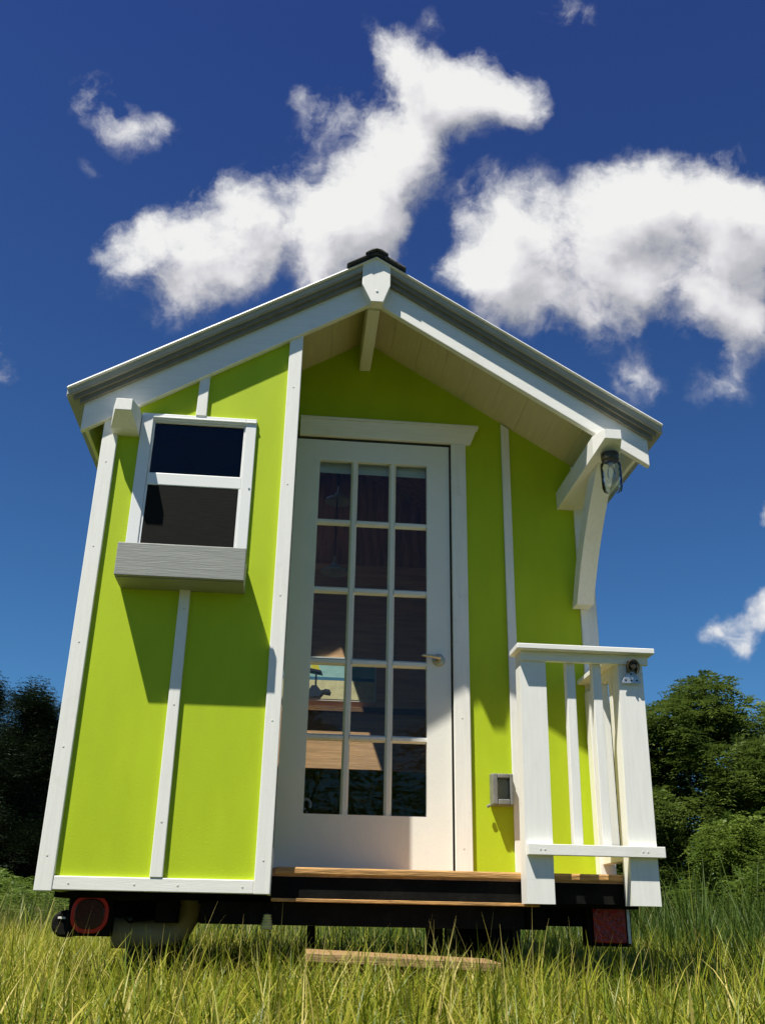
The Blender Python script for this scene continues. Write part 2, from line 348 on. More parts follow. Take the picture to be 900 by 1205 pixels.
# ridge block, ridge beam and ridge cap
build(MB().prism_y([(1.178,2.563), (1.238,2.563), (1.271,2.660), (1.271,2.788), (1.2,2.826), (1.134,2.788), (1.134,2.660)], -.072, -.0145), 'ridge_block', M['white_v'], H, .003, label='white pointed block at the peak of the gable')
build(MB().lathe((1.205,-.0725,2.625), [(0,-.003), (.006,-.0025), (.007,.001)], 12, 'y'), 'bolt', M['white_v'], bpy.data.objects['ridge_block'], 0, True)
build(MB().box(1.170,1.230,.0185,YP,2.572,2.735), 'ridge_beam', M['white_y'], H, .003)
rc = MB()
for x0, x1, d, y in ((1.055, 1.165, .0, -.100), (1.235, 1.345, 0, -.100)):
    rc.prism_y([(x0,roofz(x0,2.8345)), (x1,roofz(x1,2.8345)), (x1,roofz(x1,2.850)), (x0,roofz(x0,2.850))], y, YE+.2)
rc.prism_y([(1.145,roofz(1.145,2.8505)), (1.2,2.8475), (1.255,roofz(1.255,2.8505)), (1.257,roofz(1.257,2.862)), (1.225,2.851), (1.2,2.856), (1.175,2.851), (1.143,roofz(1.143,2.862))], -.108, YE+.2)
rc.prism_y([(1.1655,roofz(1.165,2.836)), (1.2,2.832), (1.2345,roofz(1.235,2.836)), (1.2345,roofz(1.235,2.849)), (1.2,2.846), (1.1655,roofz(1.165,2.849))], -.095, YE+.2)
build(rc, 'ridge_cap', M['cap'], H, .005)

# --- beam ends with chamfered faces
def beam(x0, x1, z0, z1, yf, yb, label):
    c = .095
    mb = MB()
    mb.hull8([(x0+.028,yf,z0+.044), (x1-.018,yf,z0+.044), (x1-.018,yf,z1-.006), (x0+.028,yf,z1-.006)], [(x0,yf+c,z0), (x1,yf+c,z0), (x1,yf+c,z1), (x0,yf+c,z1)])
    mb.f = [f for f in mb.f if f != (4,5,6,7)]
    mb.add([(x0,yf+c,z0), (x1,yf+c,z0), (x1,yf+c,z1), (x0,yf+c,z1), (x0,yb,z0), (x1,yb,z0), (x1,yb,z1), (x0,yb,z1)], [(4,5,6,7), (0,1,5,4), (1,2,6,5), (2,3,7,6), (3,0,4,7)])
    return build(mb, 'beam', M['white_y'], H, .0015, label=label)
beam(.042, .158, 1.800, 1.905, -.150, .0295, 'white chamfered beam end beside the sash window')
beam(2.226, 2.350, 1.808, 1.905, -.150, YP, 'long white beam carrying the right side of the porch roof')

# --- curved knee brace under the right beam
def brace():
    mb = MB(); x0, x1 = 2.268, 2.345; n = 10
    # lower face runs in a shallow concave arc from the wall up to the beam
    A, B = [], []
    for i in range(n+1):
        t = i/n
        yo = YP-.045 - .55*t - .05*math.sin(math.pi*t)*-1
        zo = 1.262 + .508*t
        A.append((yo, zo))
    for i in range(n+1):
        t = i/n
        B.append((YP-.0215 - .44*t + .03*math.sin(math.pi*t), 1.262+.10*min(1,t*1.2) + (.508-.10*min(1,t*1.2))*t))
    A[-1] = (A[-1][0], 1.8075); B[-1] = (B[-1][0], 1.8075)
    for i in range(n):
        mb.prism_x([A[i], A[i+1], B[i+1], B[i]], x0, x1)
    return mb
def strip_prism(A, B, x0, x1):
    mb = MB(); n = len(A)
    vs = []
    for x in (x0, x1): vs += [(x, *p) for p in A] + [(x, *p) for p in B]
    fs = []
    for i in range(n-1):
        fs.append((i, i+1, n+i+1, n+i)); o = 2*n
        fs.append((o+i, o+n+i, o+n+i+1, o+i+1))
        fs.append((i, o+i, o+i+1, i+1)); fs.append((n+i, n+i+1, o+n+i+1, o+n+i))
    fs.append((0, n, 3*n, 2*n)); fs.append((n-1, 3*n-1, 4*n-1, 2*n-1))
    return mb.add(vs, fs)
n = 12; A = []; B = []
for i in range(n+1):
    t = i/n
    A.append((YP-.105-.46*t+.045*math.sin(math.pi*t), 1.262+.545*t))
    B.append((YP-.0215-.40*t+.045*math.sin(math.pi*t), 1.262+.545*t))
build(strip_prism(A, B, 2.268, 2.352), 'knee_brace', M['white_v'], H, .002)

# --- porch wall trim
Y2 = YP-.02
build(MB().prism_y([(1.667,.001), (1.745,.001), (1.745,2.1505), (1.667,2.1505)], Y2, YP), 'door_casing', M['white_v'], H, BV)
hc = MB(); hc.hull8([(XB+.006,Y2-.002,2.151), (1.772,Y2-.002,2.151), (1.772,YP,2.151), (XB+.006,YP,2.151)], [(XB+.006,Y2-.022,2.238), (1.805,Y2-.022,2.238), (1.805,YP,2.238), (XB+.006,YP,2.238)])
hc.box(XB+.006, 1.812, Y2-.028, YP, 2.2385, 2.252)
build(hc, 'door_head_casing', M['white_h'], H, .002)
build(MB().prism_y([(1.937,.001), (1.980,.001), (1.983,2.262), (1.940,2.29)], Y2+.004, YP), 'batten', M['white_v'], H, BV, label='white batten on the porch wall right of the door')
build(MB().prism_y([(2.312,.001), (2.392,.001), (2.392,2.00), (2.312,2.06)], Y2, YP), 'corner_board', M['white_v'], H, BV, label='white right corner board of the porch wall')
build(MB().box(XW-.0105, XW+.010, YP+.0005, YP+.09, -.1, 2.0), 'corner_board', M['white_v'], H, 0, label='white corner board on the right side wall')
build(MB().box(.857, 1.6665, YP+.001, YP+.06, 2.1412, 2.15).box(1.6595, 1.6665, YP+.014, YP+.06, .02, 2.141), 'door_jamb', M['dark'], H)

# --- door
DY = YP+.004
LX = [(.983,1.147), (1.183,1.345), (1.381,1.541)]
LZ = [(.254,.580), (.613,.937), (.973,1.297), (1.334,1.661), (1.697,2.021)]
d = MB()
d.box(.860, .9825, DY, DY+.042, .02, 2.139).box(1.5415, 1.658, DY, DY+.042, .02, 2.139)
d.box(.9826, 1.5414, DY, DY+.042, .02, .2535).box(.9826, 1.5414, DY, DY+.042, 2.0215, 2.139)
D = build(d, 'door', M['door'], H, 0, label='white glazed porch door with fifteen panes')
def munt(x0, x1, z0, z1, vert):
    mb = MB(); c = .008
    if vert: mb.prism_x([], 0, 0) if False else None
    return mb
mt = MB()
# muntins: sloping sides meeting a flat front
for i in range(2):
    xa, xb = LX[i][1], LX[i+1][0]; c = .010
    mt.hull8([(xa,DY+.021,.254), (xa+c,DY+.004,.254), (xb-c,DY+.004,.254), (xb,DY+.021,.254)], [(xa,DY+.021,2.021), (xa+c,DY+.004,2.021), (xb-c,DY+.004,2.021), (xb,DY+.021,2.021)])
for j in range(4):
    za, zb_ = LZ[j][1], LZ[j+1][0]; c = .010
    for xa, xb in LX:
        mt.hull8([(xa-.004,DY+.0205,za), (xa-.004,DY+.0045,za+c), (xa-.004,DY+.0045,zb_-c), (xa-.004,DY+.0205,zb_)], [(xb+.004,DY+.0205,za), (xb+.004,DY+.0045,za+c), (xb+.004,DY+.0045,zb_-c), (xb+.004,DY+.0205,zb_)])
build(mt, 'muntins', M['door'], D)
for j, (za, zb_) in enumerate(LZ):
    for xa, xb in LX:
        build(MB().box(xa-.003, xb+.003, DY+.022, DY+.0255, za-.003, zb_+.003), 'pane', M['glass'], D)
hd = build(MB().lathe((1.598,DY,.980), [(.0,-.012), (.018,-.012), (.028,-.009), (.032,0)], 24, 'y').lathe((1.598,DY-.012,.980), [(.0,-.03), (.011,-.03), (.012,0)], 18, 'y'), 'door_handle', M['chrome'], D, 0, True)
build(MB().tube([(1.600,DY-.045,.980), (1.585,DY-.052,.981), (1.56,DY-.052,.985), (1.53,DY-.050,.988), (1.512,DY-.044,.989)], [.009,.010,.008,.0075,.006], 12), 'lever', M['chrome'], hd, 0, True)
build(MB().box(.985, 1.542, DY+.055, DY+.06, 1.975, 2.03), 'roller_blind', M['shade_cloth'], D)

# --- deck, trailer frame and everything under the floor
build(MB().box(.878, 2.388, .088, .215, -.024, .004).box(.878, 2.388, .219, .345, -.024, .004).box(.878, 2.388, .349, .47, -.024, .004).box(.878, 2.388, .474, YP-.001, -.024, .004), 'porch_deck', M['deckwood'], H, .006)
build(MB().box(.868, 2.388, .108, .148, -.108, -.0245), 'deck_rim', M['black'], H, .002)
build(MB().box(.868, 1.92, .098, .30, -.121, -.1085), 'packing_board', M['deckwood'], H, .002)
tf = build(MB().box(.60, 1.868, .150, .25, -.205, -.1215), 'trailer_frame', M['black'], H, .004)
tf2 = MB().box(.02,.599,.60,.66,-.20,-.122).box(1.8685,2.34,.165,.25,-.1215,-.1085)
for x in (.42, 1.9): tf2.box(x, x+.08, .251, YE, -.205, -.122)
for y in (.9, 1.6, 2.3, 3.0, 3.7, 4.4): tf2.box(.06, .42, y, y+.06, -.19, -.122).box(.5, 1.9, y, y+.06, -.19, -.122).box(1.98, 2.34, y, y+.06, -.19, -.122)
tf2.box(.02, 2.37, .26, YE, -.12, -.100)
build(tf2, 'cross_members', M['black'], tf)
for x, l in ((1.018, 'thin'), (1.505, 'wide')):
    jk = MB()
    if l == 'thin': jk.box(x, x+.030, .30, .33, -.46, -.206).box(x-.05, x+.08, .25, .38, -.53, -.46)
    else: jk.hull8([(x-.005,.30,-.206), (x+.06,.30,-.206), (x+.06,.35,-.206), (x-.005,.35,-.206)], [(x+.035,.30,-.46), (x+.065,.30,-.46), (x+.065,.35,-.46), (x+.035,.35,-.46)]).box(x, x+.11, .25, .40, -.53, -.4605)
    build(jk, 'jack_leg', M['black'], tf)
build(MB().box(1.80, 1.925, 1.05, 1.30, -.36, -.206), 'battery_box', M['black'], tf, .008)
def wheel(x, y):
    r, wd, c = .305, .20, (x, y, GZ+.305)
    prof = [(.17,0), (.27,0), (.297,.012), (.305,.035), (.303,.055), (.298,.057), (.298,.063), (.304,.066), (.305,.10), (.304,.134), (.298,.137), (.298,.143), (.303,.146), (.305,.165), (.297,.188), (.27,.2), (.17,.2)]
    wh = build(MB().lathe(c, prof, 48, 'x'), 'wheel', M['rubber'], H, 0, True)
    build(MB().lathe(c, [(.17,.0), (.165,.01), (.15,.05), (.05,.06), (.05,.02), (.0,.02)], 32, 'x').lathe(c, [(.0,.18), (.05,.18), (.05,.15), (.15,.16), (.165,.19), (.17,.2)], 32, 'x'), 'rim', M['steel'], wh, 0, True)
for x in (1.96, .14):
    for y in (1.75, 2.5): wheel(x, y)
# tail lights
tl = MB().box(.078, .252, .275, .33, -.258, -.112); tlo = build(tl, 'tail_light', M['black'], H, .004, label='square tail light with a bright red rim at the left rear corner')
def rrect(cx, cz, hx, hz, rr, k=6):
    pts = []
    for sx, sz, a0 in ((1,1,0), (-1,1,90), (-1,-1,180), (1,-1,270)):
        for i in range(k+1):
            a = R(a0+90*i/k); pts.append((cx+sx*(hx-rr)+rr*math.cos(a), cz+sz*(hz-rr)+rr*math.sin(a)))
    return pts
build(MB().prism_y(rrect(.165,-.178,.072,.070,.058), .262, .2749), 'lens_rim', M['redrim'], tlo, .003)
build(MB().prism_y(rrect(.165,-.178,.057,.055,.045), .256, .2619), 'lens', M['darklens'], tlo, .004)
tlo = build(MB().box(2.155, 2.345, .275, .34, -.262, -.112), 'tail_light', M['black'], H, .004, label='square dark red tail light under the railing')
build(MB().prism_y(rrect(2.250,-.183,.068,.066,.008), .262, .2749), 'lens', M['redlens'], tlo, .003)
build(MB().box(2.322, 2.334, .258, .2749, -.25, -.118), 'bracket', M['steel'], tlo, .001)
build(MB().box(2.18, 2.33, .30, .36, -.1119, -.1005), 'light_bracket', M['black'], H)
mk = build(MB().lathe((.045,.45,-.215), [(.0,-.06), (.04,-.06), (.050,-.05), (.052,0), (.052,.10), (.05,.12), (0,.12)], 26, 'y'), 'fender_lamp', M['black'], H, 0, True, label='black round marker lamp below the left corner board')
build(MB().box(.02,.05,.385,.3895,-.198,-.190), 'glint_strip', M['ceramic'], mk, .001)  # small white strip standing in for the metallic highlight on the lamp body
# drain pipe: level run with an elbow up to the floor
build(MB().tube([(.24,.42,-.245), (.42,.42,-.245), (.47,.42,-.240), (.505,.42,-.222), (.523,.42,-.190), (.528,.42,-.15), (.528,.42,-.1005)], .050, 24), 'drain_pipe', M['pipe'], H, 0, True)
build(MB().lathe((.27,.42,-.245), [(.0501,-.03), (.058,-.03), (.058,.04), (.0501,.04)], 24, 'x'), 'pipe_collar', M['pipe'], H, 0, True)
# small pale ribbed plug that hangs from the frame
pc = MB(); prof = []
for i in range(13): prof.append((.020+.007*(i % 2)-.0009*i if 0 < i < 12 else .004, -.028+.0048*i))
pc.lathe((.858,.140,-.195), prof, 20, 'z'); build(pc, 'hanging_plug', M['palecap'], tf, 0, True, label='small pale yellow ribbed plug below the black frame')
build(MB().tube([(.858,.143,-.168), (.853,.146,-.15), (.86,.1495,-.125)], .006, 8), 'cable', M['black'], tf)

M['fixing'] = mat('painted_screw', (.62,.60,.53), .6)
sm_ = MB().lathe((0,0,0), [(0,-.0012), (.0036,-.0010), (.0042,0)], 10, 'y')
sp = [(.030,z,0) for z in (.02,.42,.84,1.26,1.66)]+[(.832,z,0) for z in (.02,.55,1.08,1.6,2.1)]+[(x,-.075,.003) for x in (.12,.36,.52,.76)]+[(.437,z,0) for z in (.15,.6,1.0)]+[(1.705,z,Y2) for z in (.12,.7,1.3,1.9)]+[(1.9,.085,-.030),(1.918,.085,-.030),(2.31,.085,-.030),(2.33,.085,-.030)]
for (x_, z_, y_) in sp:
    q_ = MB(); q_.v = [(a+x_, b+y_-.0001, c+z_) for a, b, c in sm_.v]; q_.f = list(sm_.f); build(q_, 'screw', M['fixing'], H, 0, True)
# wiring that droops under the floor
build(MB().tube([(.25,.30,-.15), (.31,.33,-.205), (.40,.36,-.19), (.50,.38,-.14), (.58,.4,-.125)], .005, 8), 'cable', M['black'], H)
build(MB().tube([(2.155,.31,-.15), (2.08,.33,-.175), (1.99,.35,-.15), (1.90,.36,-.126)], .005, 8), 'cable', M['black'], H)

# --- railing
RL = build(MB().box(1.834, 2.427, -.052, .098, .880, .903), 'railing', M['white_h'], H, .003, label='white porch railing with two posts and square balusters')
build(MB().box(1.856, 2.409, -.012, .014, .8405, .8797), 'apron', M['white_h'], RL, .002)
def post(x0t, x1t, x0b, x1b, y0, y1, zt, zb, yb0=None):
    return MB().hull8([(x0b,y0,zb), (x1b,y0,zb), (x1b,y1,zb), (x0b,y1,zb)], [(x0t,y0,zt), (x1t,y0,zt), (x1t,y1,zt), (x0t,y1,zt)])
build(post(1.857,1.965,1.846,1.957, .0145,.087,.8797,-.0245).hull8([(1.8455,.0,-.112),(1.957,.0,-.112),(1.957,.087,-.112),(1.8455,.087,-.112)], [(1.846,.0,-.0246),(1.957,.0,-.0246),(1.957,.087,-.0246),(1.846,.087,-.0246)]).hull8([(1.846,.0,-.0244),(1.957,.0,-.0244),(1.957,.0144,-.0244),(1.846,.0144,-.0244)], [(1.857,.0,.8400),(1.965,.0,.8400),(1.965,.0144,.8400),(1.857,.0144,.8400)]), 'post', M['white_v'], RL, 0)
build(post(2.281,2.386,2.262,2.377, .0145,.087,.8797,-.0245).hull8([(2.2615,.0,-.112),(2.377,.0,-.112),(2.377,.087,-.112),(2.2615,.087,-.112)], [(2.262,.0,-.0246),(2.377,.0,-.0246),(2.377,.087,-.0246),(2.262,.087,-.0246)]).hull8([(2.262,.0,-.0244),(2.377,.0,-.0244),(2.377,.0144,-.0244),(2.262,.0144,-.0244)], [(2.281,.0,.8400),(2.386,.0,.8400),(2.386,.0144,.8400),(2.281,.0144,.8400)]), 'post', M['white_v'], RL, 0)
build(post(2.058,2.096,2.048,2.086,.0145,.055,.8797,.068), 'baluster', M['white_v'], RL, .002)
build(post(2.172,2.209,2.165,2.203,.0145,.055,.8797,.068), 'baluster', M['white_v'], RL, .002)
build(MB().box(1.852, 2.402, -.030, -.0005, .064, .105), 'lower_rail', M['white_h'], RL, .002)
# return rail to the wall
build(MB().box(2.268, 2.410, .0985, Y2-.001, .880, .903), 'side_rail', M['white_y'], RL, .003)
build(MB().box(2.320, 2.346, .0875, Y2-.001, .8405, .8797), 'side_apron', M['white_y'], RL, .002)
build(MB().box(2.300, 2.372, Y2-.068, Y2-.001, .0045, .8403), 'wall_post', M['white_v'], RL, .003)
build(MB().box(2.314, 2.352, .205, .243, .106, .8403), 'side_baluster', M['white_v'], RL, .002)
build(MB().box(2.314, 2.352, .36, .398, .106, .8403), 'side_baluster', M['white_v'], RL, .002)
build(MB().box(2.312, 2.354, .0875, Y2-.069, .064, .1055), 'side_lower_rail', M['white_y'], RL, .002)
# latch hardware on the right post
hp = MB()
hp.prism_y([(2.288,.757), (2.366,.757), (2.366,.765), (2.350,.800), (2.342,.808), (2.316,.808), (2.308,.800), (2.288,.765)], -.018, -.0155).box(2.316,2.342,-.0155,-.0002,.79,.808)
LT = build(hp, 'latch', M['steel'], RL, .001, label='small steel latch plate with a brass ring on the right post')
bl = MB()
for x in (2.303, 2.327, 2.351): bl.lathe((x,-.0181,.770), [(0,-.0015), (.004,-.001), (.0045,0)], 12, 'y')
bl.lathe((2.328,-.0181,.797), [(0,-.0015), (.004,-.001), (.0045,0)], 12, 'y'); build(bl, 'screw', M['dark'], LT)
ring = [(2.333+.024*math.cos(a), -.040-.006*math.sin(a), .822+.030*math.sin(a)) for a in np.linspace(-.9, math.pi+.9, 18)]
build(MB().tube(ring, .0038, 8), 'ring', M['bronze'], LT, 0, True)
build(MB().lathe((2.333,-.034,.826), [(0,-.010), (.012,-.009), (.013,0), (.011,.02), (0,.029)], 16, 'y'), 'bolt', M['bronze'], LT, 0, True)
build(MB().box(2.318,2.352,-.030,-.0125,.843,.851).box(2.3145,2.3185,-.028,-.001,.80,.851).box(2.3515,2.3555,-.028,-.001,.80,.851), 'bracket', M['bronze'], LT, .001)

# --- outlet cover on the porch wall
oc = build(MB().box(1.830,1.930,YP-.038,YP,.306,.450), 'outlet_cover', M['outlet'], H, .006, label='grey weatherproof outlet cover on the green porch wall')
rim = MB().box(1.832,1.856,YP-.068,YP-.0385,.308,.446).box(1.912,1.928,YP-.068,YP-.0385,.308,.446).box(1.8565,1.9115,YP-.068,YP-.0385,.425,.446).box(1.8565,1.9115,YP-.068,YP-.0385,.308,.334)
build(rim, 'lid', M['outlet'], oc, .005)
build(MB().prism_y(rrect(1.884,.379,.0270,.045,.010), YP-.046, YP-.0385), 'receptacle', M['outlet_in'], oc, .003)
build(MB().tube([(1.828,YP-.03,.310), (1.818,YP-.03,.306), (1.812,YP-.03,.300)], [.006,.007,.005], 10), 'hinge_pin', M['outlet'], oc)
build(MB().box(1.8575,1.9105,YP-.064,YP-.061,.335,.4245), 'lid_window', glass_mat('smoked_cover', (.88,.88,.84), .0, .3, 1.3), oc)

# --- jar lamp under the right beam end
JX, JY = 2.296, -.078
JL = build(MB().lathe((JX,JY,1.8075), [(.0,0), (.041,0), (.042,-.010), (.039,-.013), (.039,-.020), (.041,-.022), (.039,-.034), (.0,-.036)], 28), 'porch_lamp', M['bronze'], H, 0, True, label='glass jar lamp hanging under the right beam end')
prof = [(.036,-.034), (.038,-.042), (.0455,-.052), (.0475,-.064), (.047,-.08), (.0465,-.15), (.0455,-.172), (.041,-.183), (.030,-.181), (.0,-.177)]
inner = [(r*.93 if r else 0, h+(.004 if i > 4 else 0)) for i, (r, h) in enumerate(prof)]
build(MB().lathe((JX,JY,1.8075), prof, 40), 'jar', M['jar'], JL, 0, True)
build(MB().lathe((JX,JY,1.8075), [(.0425,-.168), (.041,-.176), (.034,-.1785), (.036,-.172), (.0425,-.168)], 40), 'jar_base', M['jar'], JL, 0, True)
build(MB().lathe((JX,JY,1.8075), [(.0,-.047), (.011,-.047), (.012,-.06), (.0,-.062)], 14), 'socket', M['chrome'], JL, 0, True)
build(MB().lathe((JX,JY,1.8075), [(.009,-.06), (.016,-.085), (.019,-.10), (.015,-.118), (.0,-.125)], 18), 'bulb', M['jar'], JL, 0, True)

# ------------------------------------------------------------------ room behind the door
rm = MB().box(.12, 2.25, 2.02, 2.05, .66, 1.975)
build(rm, 'partition', M['inwood2'], H, label='warm wood partition seen through the door panes')
build(MB().prism_y([(.12,1.976), (2.25,1.976), (2.25,2.08), (XR,2.70), (.12,2.07)], 2.022, 2.048), 'gable_panel', M['inwood'], H)
build(MB().box(.082,.10,.101,YE-.09,0,.5), 'wainscot', M['inwood'], H)
build(MB().box(.9, 2.2, 1.98, 2.0195, 1.000, 1.030), 'wall_shelf', M['stepface'], H)
build(MB().box(XW-.10,XW-.081,YP+.09,YE-.09,0,1.95), 'lining', M['inwood'], H)
P = thing('beach_print', 'bright beach print with a yellow parasol hanging behind the lower left door panes', 'print', (1.15,2.01,1.07))
build(MB().box(.80,1.42,2.008,2.0195,1.068,1.345), 'backing', M['ceramic'], P)
build(MB().box(.81,1.41,2.006,2.0078,1.215,1.335), 'sky_band', M['sea'], P)
build(MB().box(.81,1.41,2.006,2.0078,1.195,1.2149), 'sea_band', M['sealine'], P)
build(MB().box(.81,1.41,2.006,2.0078,1.078,1.1949), 'sand_band', M['sand'], P)
um = MB().prism_y([(1.005,1.255), (1.075,1.245), (1.055,1.285), (1.03,1.298), (1.01,1.285)], 2.003, 2.0055).box(1.035,1.041,2.003,2.0055,1.14,1.246)
build(MB().prism_y([(1.0,1.252), (1.08,1.240), (1.072,1.256), (1.0,1.268)], 2.000, 2.0028).prism_y([(1.037,1.16), (1.043,1.16), (1.043,1.24), (1.037,1.24)], 2.0,2.0028).prism_y([(.995,1.085), (1.07,1.095), (1.10,1.135), (1.075,1.13), (1.05,1.16), (1.02,1.16), (.995,1.12)], 2.0,2.0028).prism_y([(1.09,1.12),(1.13,1.115),(1.135,1.135),(1.10,1.14)], 2.0,2.0028), 'beach_figures', M['ink'], P)
build(MB().prism_y([(1.005,1.262), (1.07,1.252), (1.055,1.285), (1.03,1.298), (1.01,1.285)], 2.003, 2.0055), 'parasol', M['yellow'], P)
for (px, pz, nm, l) in ((1.112, 1.735, 'pendant_lamp', 'lower metal pendant lamp seen through the second row of door panes'), (1.120, 2.20, 'pendant_lamp', 'upper metal pendant lamp behind the top left door pane')):
    y = 1.5; T = thing(nm, l, 'lamp', (px, y, pz), 'pendant lamps behind the door')
    build(MB().lathe((px,y,pz), [(.012,.055), (.022,.050), (.030,.028), (.080,.006), (.083,-.008), (.080,-.009), (.028,.022), (.012,.045)], 30), 'shade', M['lampshade'], T, 0, True)
    build(MB().tube([(px,y,pz+.05), (px,y,pz+.10)], [.013,.008], 12), 'socket', M['chrome'], T, 0, True)
    build(MB().tube([(px,y,pz+.10), (px,y,roofz(px,2.74)-.001)], .003, 6), 'cord', M['dark'], T)
OR = thing('ring_ornament', 'small white ring ornament at the bottom left door pane', 'ornament', (1.0,.80,.27))
cz = .315
build(MB().tube([(.998+.020*math.cos(a), .80, cz+.024*math.sin(a)) for a in np.linspace(-.6, 3.9, 16)], .007, 8).tube([(.992+.012*math.cos(a), .80, cz-.035+.014*math.sin(a)) for a in np.linspace(1.2, 6.6, 16)], .005, 8), 'ring', M['ceramic'], OR, 0, True)
build(MB().box(.97,1.02,.785,.815,.0,.275), 'stand', M['dark'], OR)

# ------------------------------------------------------------------ loose step in front of the porch
S = thing('wooden_step', 'low wooden box step standing in the grass before the porch', 'step', (1.35,-.1,GZ))
st = MB().hull8([(1.008,-.16,-.322), (1.705,-.16,-.346), (1.705,.10,-.340), (1.008,.10,-.316)], [(1.008,-.16,-.290), (1.705,-.16,-.314), (1.705,.10,-.308), (1.008,.10,-.284)])
build(st, 'tread', M['stepwood'], S, .004)
build(MB().hull8([(1.03,-.135,GZ), (1.685,-.135,GZ), (1.685,-.11,GZ), (1.03,-.11,GZ)], [(1.03,-.135,-.3235), (1.685,-.135,-.346), (1.685,-.11,-.346), (1.03,-.11,-.3235)]), 'front_board', M['stepface'], S, .002)
build(MB().box(1.03,1.055,-.1095,.07,GZ,-.325), 'side_board', M['stepface'], S); build(MB().box(1.66,1.685,-.1095,.07,GZ,-.348), 'side_board', M['stepface'], S)

# ------------------------------------------------------------------ ground
g = MB(); g.add([(-600,-600,GZ), (600,-600,GZ), (600,600,GZ), (-600,600,GZ)], [(0,1,2,3)])
build(g, 'ground', M['ground'], kind='structure')

# ------------------------------------------------------------------ camera
CAM = Vector((.9153, -3.8636, -.1875))
r_ = Vector((0.9951596, -0.0966183, 0.0179518)); u_ = Vector((-0.0547560, -0.3934707, 0.9177051)); f_ = Vector((0.0816036, 0.9142460, 0.3968566))
cam = bpy.data.cameras.new('camera'); co = bpy.data.objects.new('camera', cam); COL.objects.link(co)
mw = Matrix(((r_.x, u_.x, -f_.x, CAM.x), (r_.y, u_.y, -f_.y, CAM.y), (r_.z, u_.z, -f_.z, CAM.z), (0,0,0,1))); co.matrix_world = mw
cam.sensor_fit = 'VERTICAL'; cam.sensor_height = 24; cam.sensor_width = 18; cam.lens = 24*1116.5/1205
cam.clip_end = 5000; cam.clip_start = .02
scene.camera = co

# ------------------------------------------------------------------ blades
def blade_mesh(name, X, Yc, Hh, Wd, lean, az, tone, curl, m, kind='stuff', segs=5, z0=GZ, twist=None):
    n = len(X); L = segs+1
    t = np.linspace(0, 1, L)
    # arc: horizontal reach and height along the blade
    ang = lean[:, None] + curl[:, None]*t[None, :]**1.5
    dl = Hh[:, None]/segs
    hx = np.concatenate([np.zeros((n,1)), np.cumsum(np.sin((ang[:, 1:]+ang[:, :-1])/2)*dl, 1)], 1)
    hz = np.concatenate([np.zeros((n,1)), np.cumsum(np.cos((ang[:, 1:]+ang[:, :-1])/2)*dl, 1)], 1)
    cx = X[:, None]+hx*np.cos(az)[:, None]; cy = Yc[:, None]+hx*np.sin(az)[:, None]; cz = z0+hz
    fa = az+math.pi/2 + (twist if twist is not None else 0)
    wd = Wd[:, None]*np.array([.75]+[1-.95*(k/segs)**1.7 for k in range(1, L)])[None, :]*.5
    ox = wd*np.cos(fa)[:, None]; oy = wd*np.sin(fa)[:, None]
    V = np.empty((n, L, 2, 3), np.float32)
    V[:, :, 0, 0] = cx-ox; V[:, :, 0, 1] = cy-oy; V[:, :, 0, 2] = cz
    V[:, :, 1, 0] = cx+ox; V[:, :, 1, 1] = cy+oy; V[:, :, 1, 2] = cz
    base = (np.arange(n)*L*2)[:, None]; k = (np.arange(segs)*2)[None, :]
    a = base+k
    F = np.stack([a, a+1, a+3, a+2], -1).reshape(-1, 4)
    return raw_mesh(name, V.reshape(-1, 3), F, np.repeat(tone, segs), m)
def raw_mesh(name, V, F, tone, m):
    me = bpy.data.meshes.new(name)
    me.vertices.add(len(V)); me.vertices.foreach_set('co', V.astype(np.float32).ravel())
    me.loops.add(F.size); me.loops.foreach_set('vertex_index', F.astype(np.int32).ravel())
    me.polygons.add(len(F)); me.polygons.foreach_set('loop_start', (np.arange(len(F))*F.shape[1]).astype(np.int32))
    me.update(calc_edges=True)
    at = me.attributes.new('tone', 'FLOAT', 'FACE'); at.data.foreach_set('value', tone.astype(np.float32))
    me.materials.append(m); me.validate()
    return me
def patchy(x, y, s):
    return (np.sin(x*1.7*s+1.3*np.sin(y*1.1*s))+np.sin(y*2.3*s+1.7*np.sin(x*.9*s))+np.sin((x+y)*3.9*s)*.6)/2.6
def sample(n, xmin, xmax, ymin, ymax): return RNG.uniform(xmin, xmax, n), RNG.uniform(ymin, ymax, n)
def grass_zone(parts, dens, xmin, xmax, ymin, ymax, hm, wm, keep=None):
    n = int((xmax-xmin)*(ymax-ymin)*dens); x, y = sample(n, xmin, xmax, ymin, ymax)
    # clump the positions a little
    k = patchy(x, y, 2.5)+RNG.normal(0, .5, n) > -.7
    if keep is not None: k &= keep(x, y)
    x, y = x[k], y[k]; n = len(x)
    p = patchy(x, y, 1.3)
    h = hm*np.clip(RNG.lognormal(-.06, .22, n)*(1+.18*p)+.35*(RNG.random(n)<.012), .3, 1.75)
    wdt = wm*RNG.uniform(.5, 1.35, n)
    tone = np.clip(.42-.055*(x-1.2).clip(-3,3)+.19*RNG.normal(0, 1, n)+.10*p+.25*(RNG.random(n) < .16), 0, 1)
    parts.append((x, y, h, wdt, RNG.uniform(0, .42, n), RNG.uniform(0, 2*math.pi, n), tone, RNG.gamma(2.0, .72, n), RNG.uniform(-.6,.6,n)))
inframe = lambda x, y: np.abs(x-(CAM.x+.09*(y-CAM.y))) < .62*(y-CAM.y)+.9
def not_tread(x, y): return ~((x > .98) & (x < 1.73) & (y > -.19) & (y < .13))
def shade_cut(x, y): return not_tread(x, y)
parts = []
grass_zone(parts, 3200, -1.6, 3.6, -3.1, -1.6, .165, .0062, lambda x, y: inframe(x, y) & not_tread(x, y))
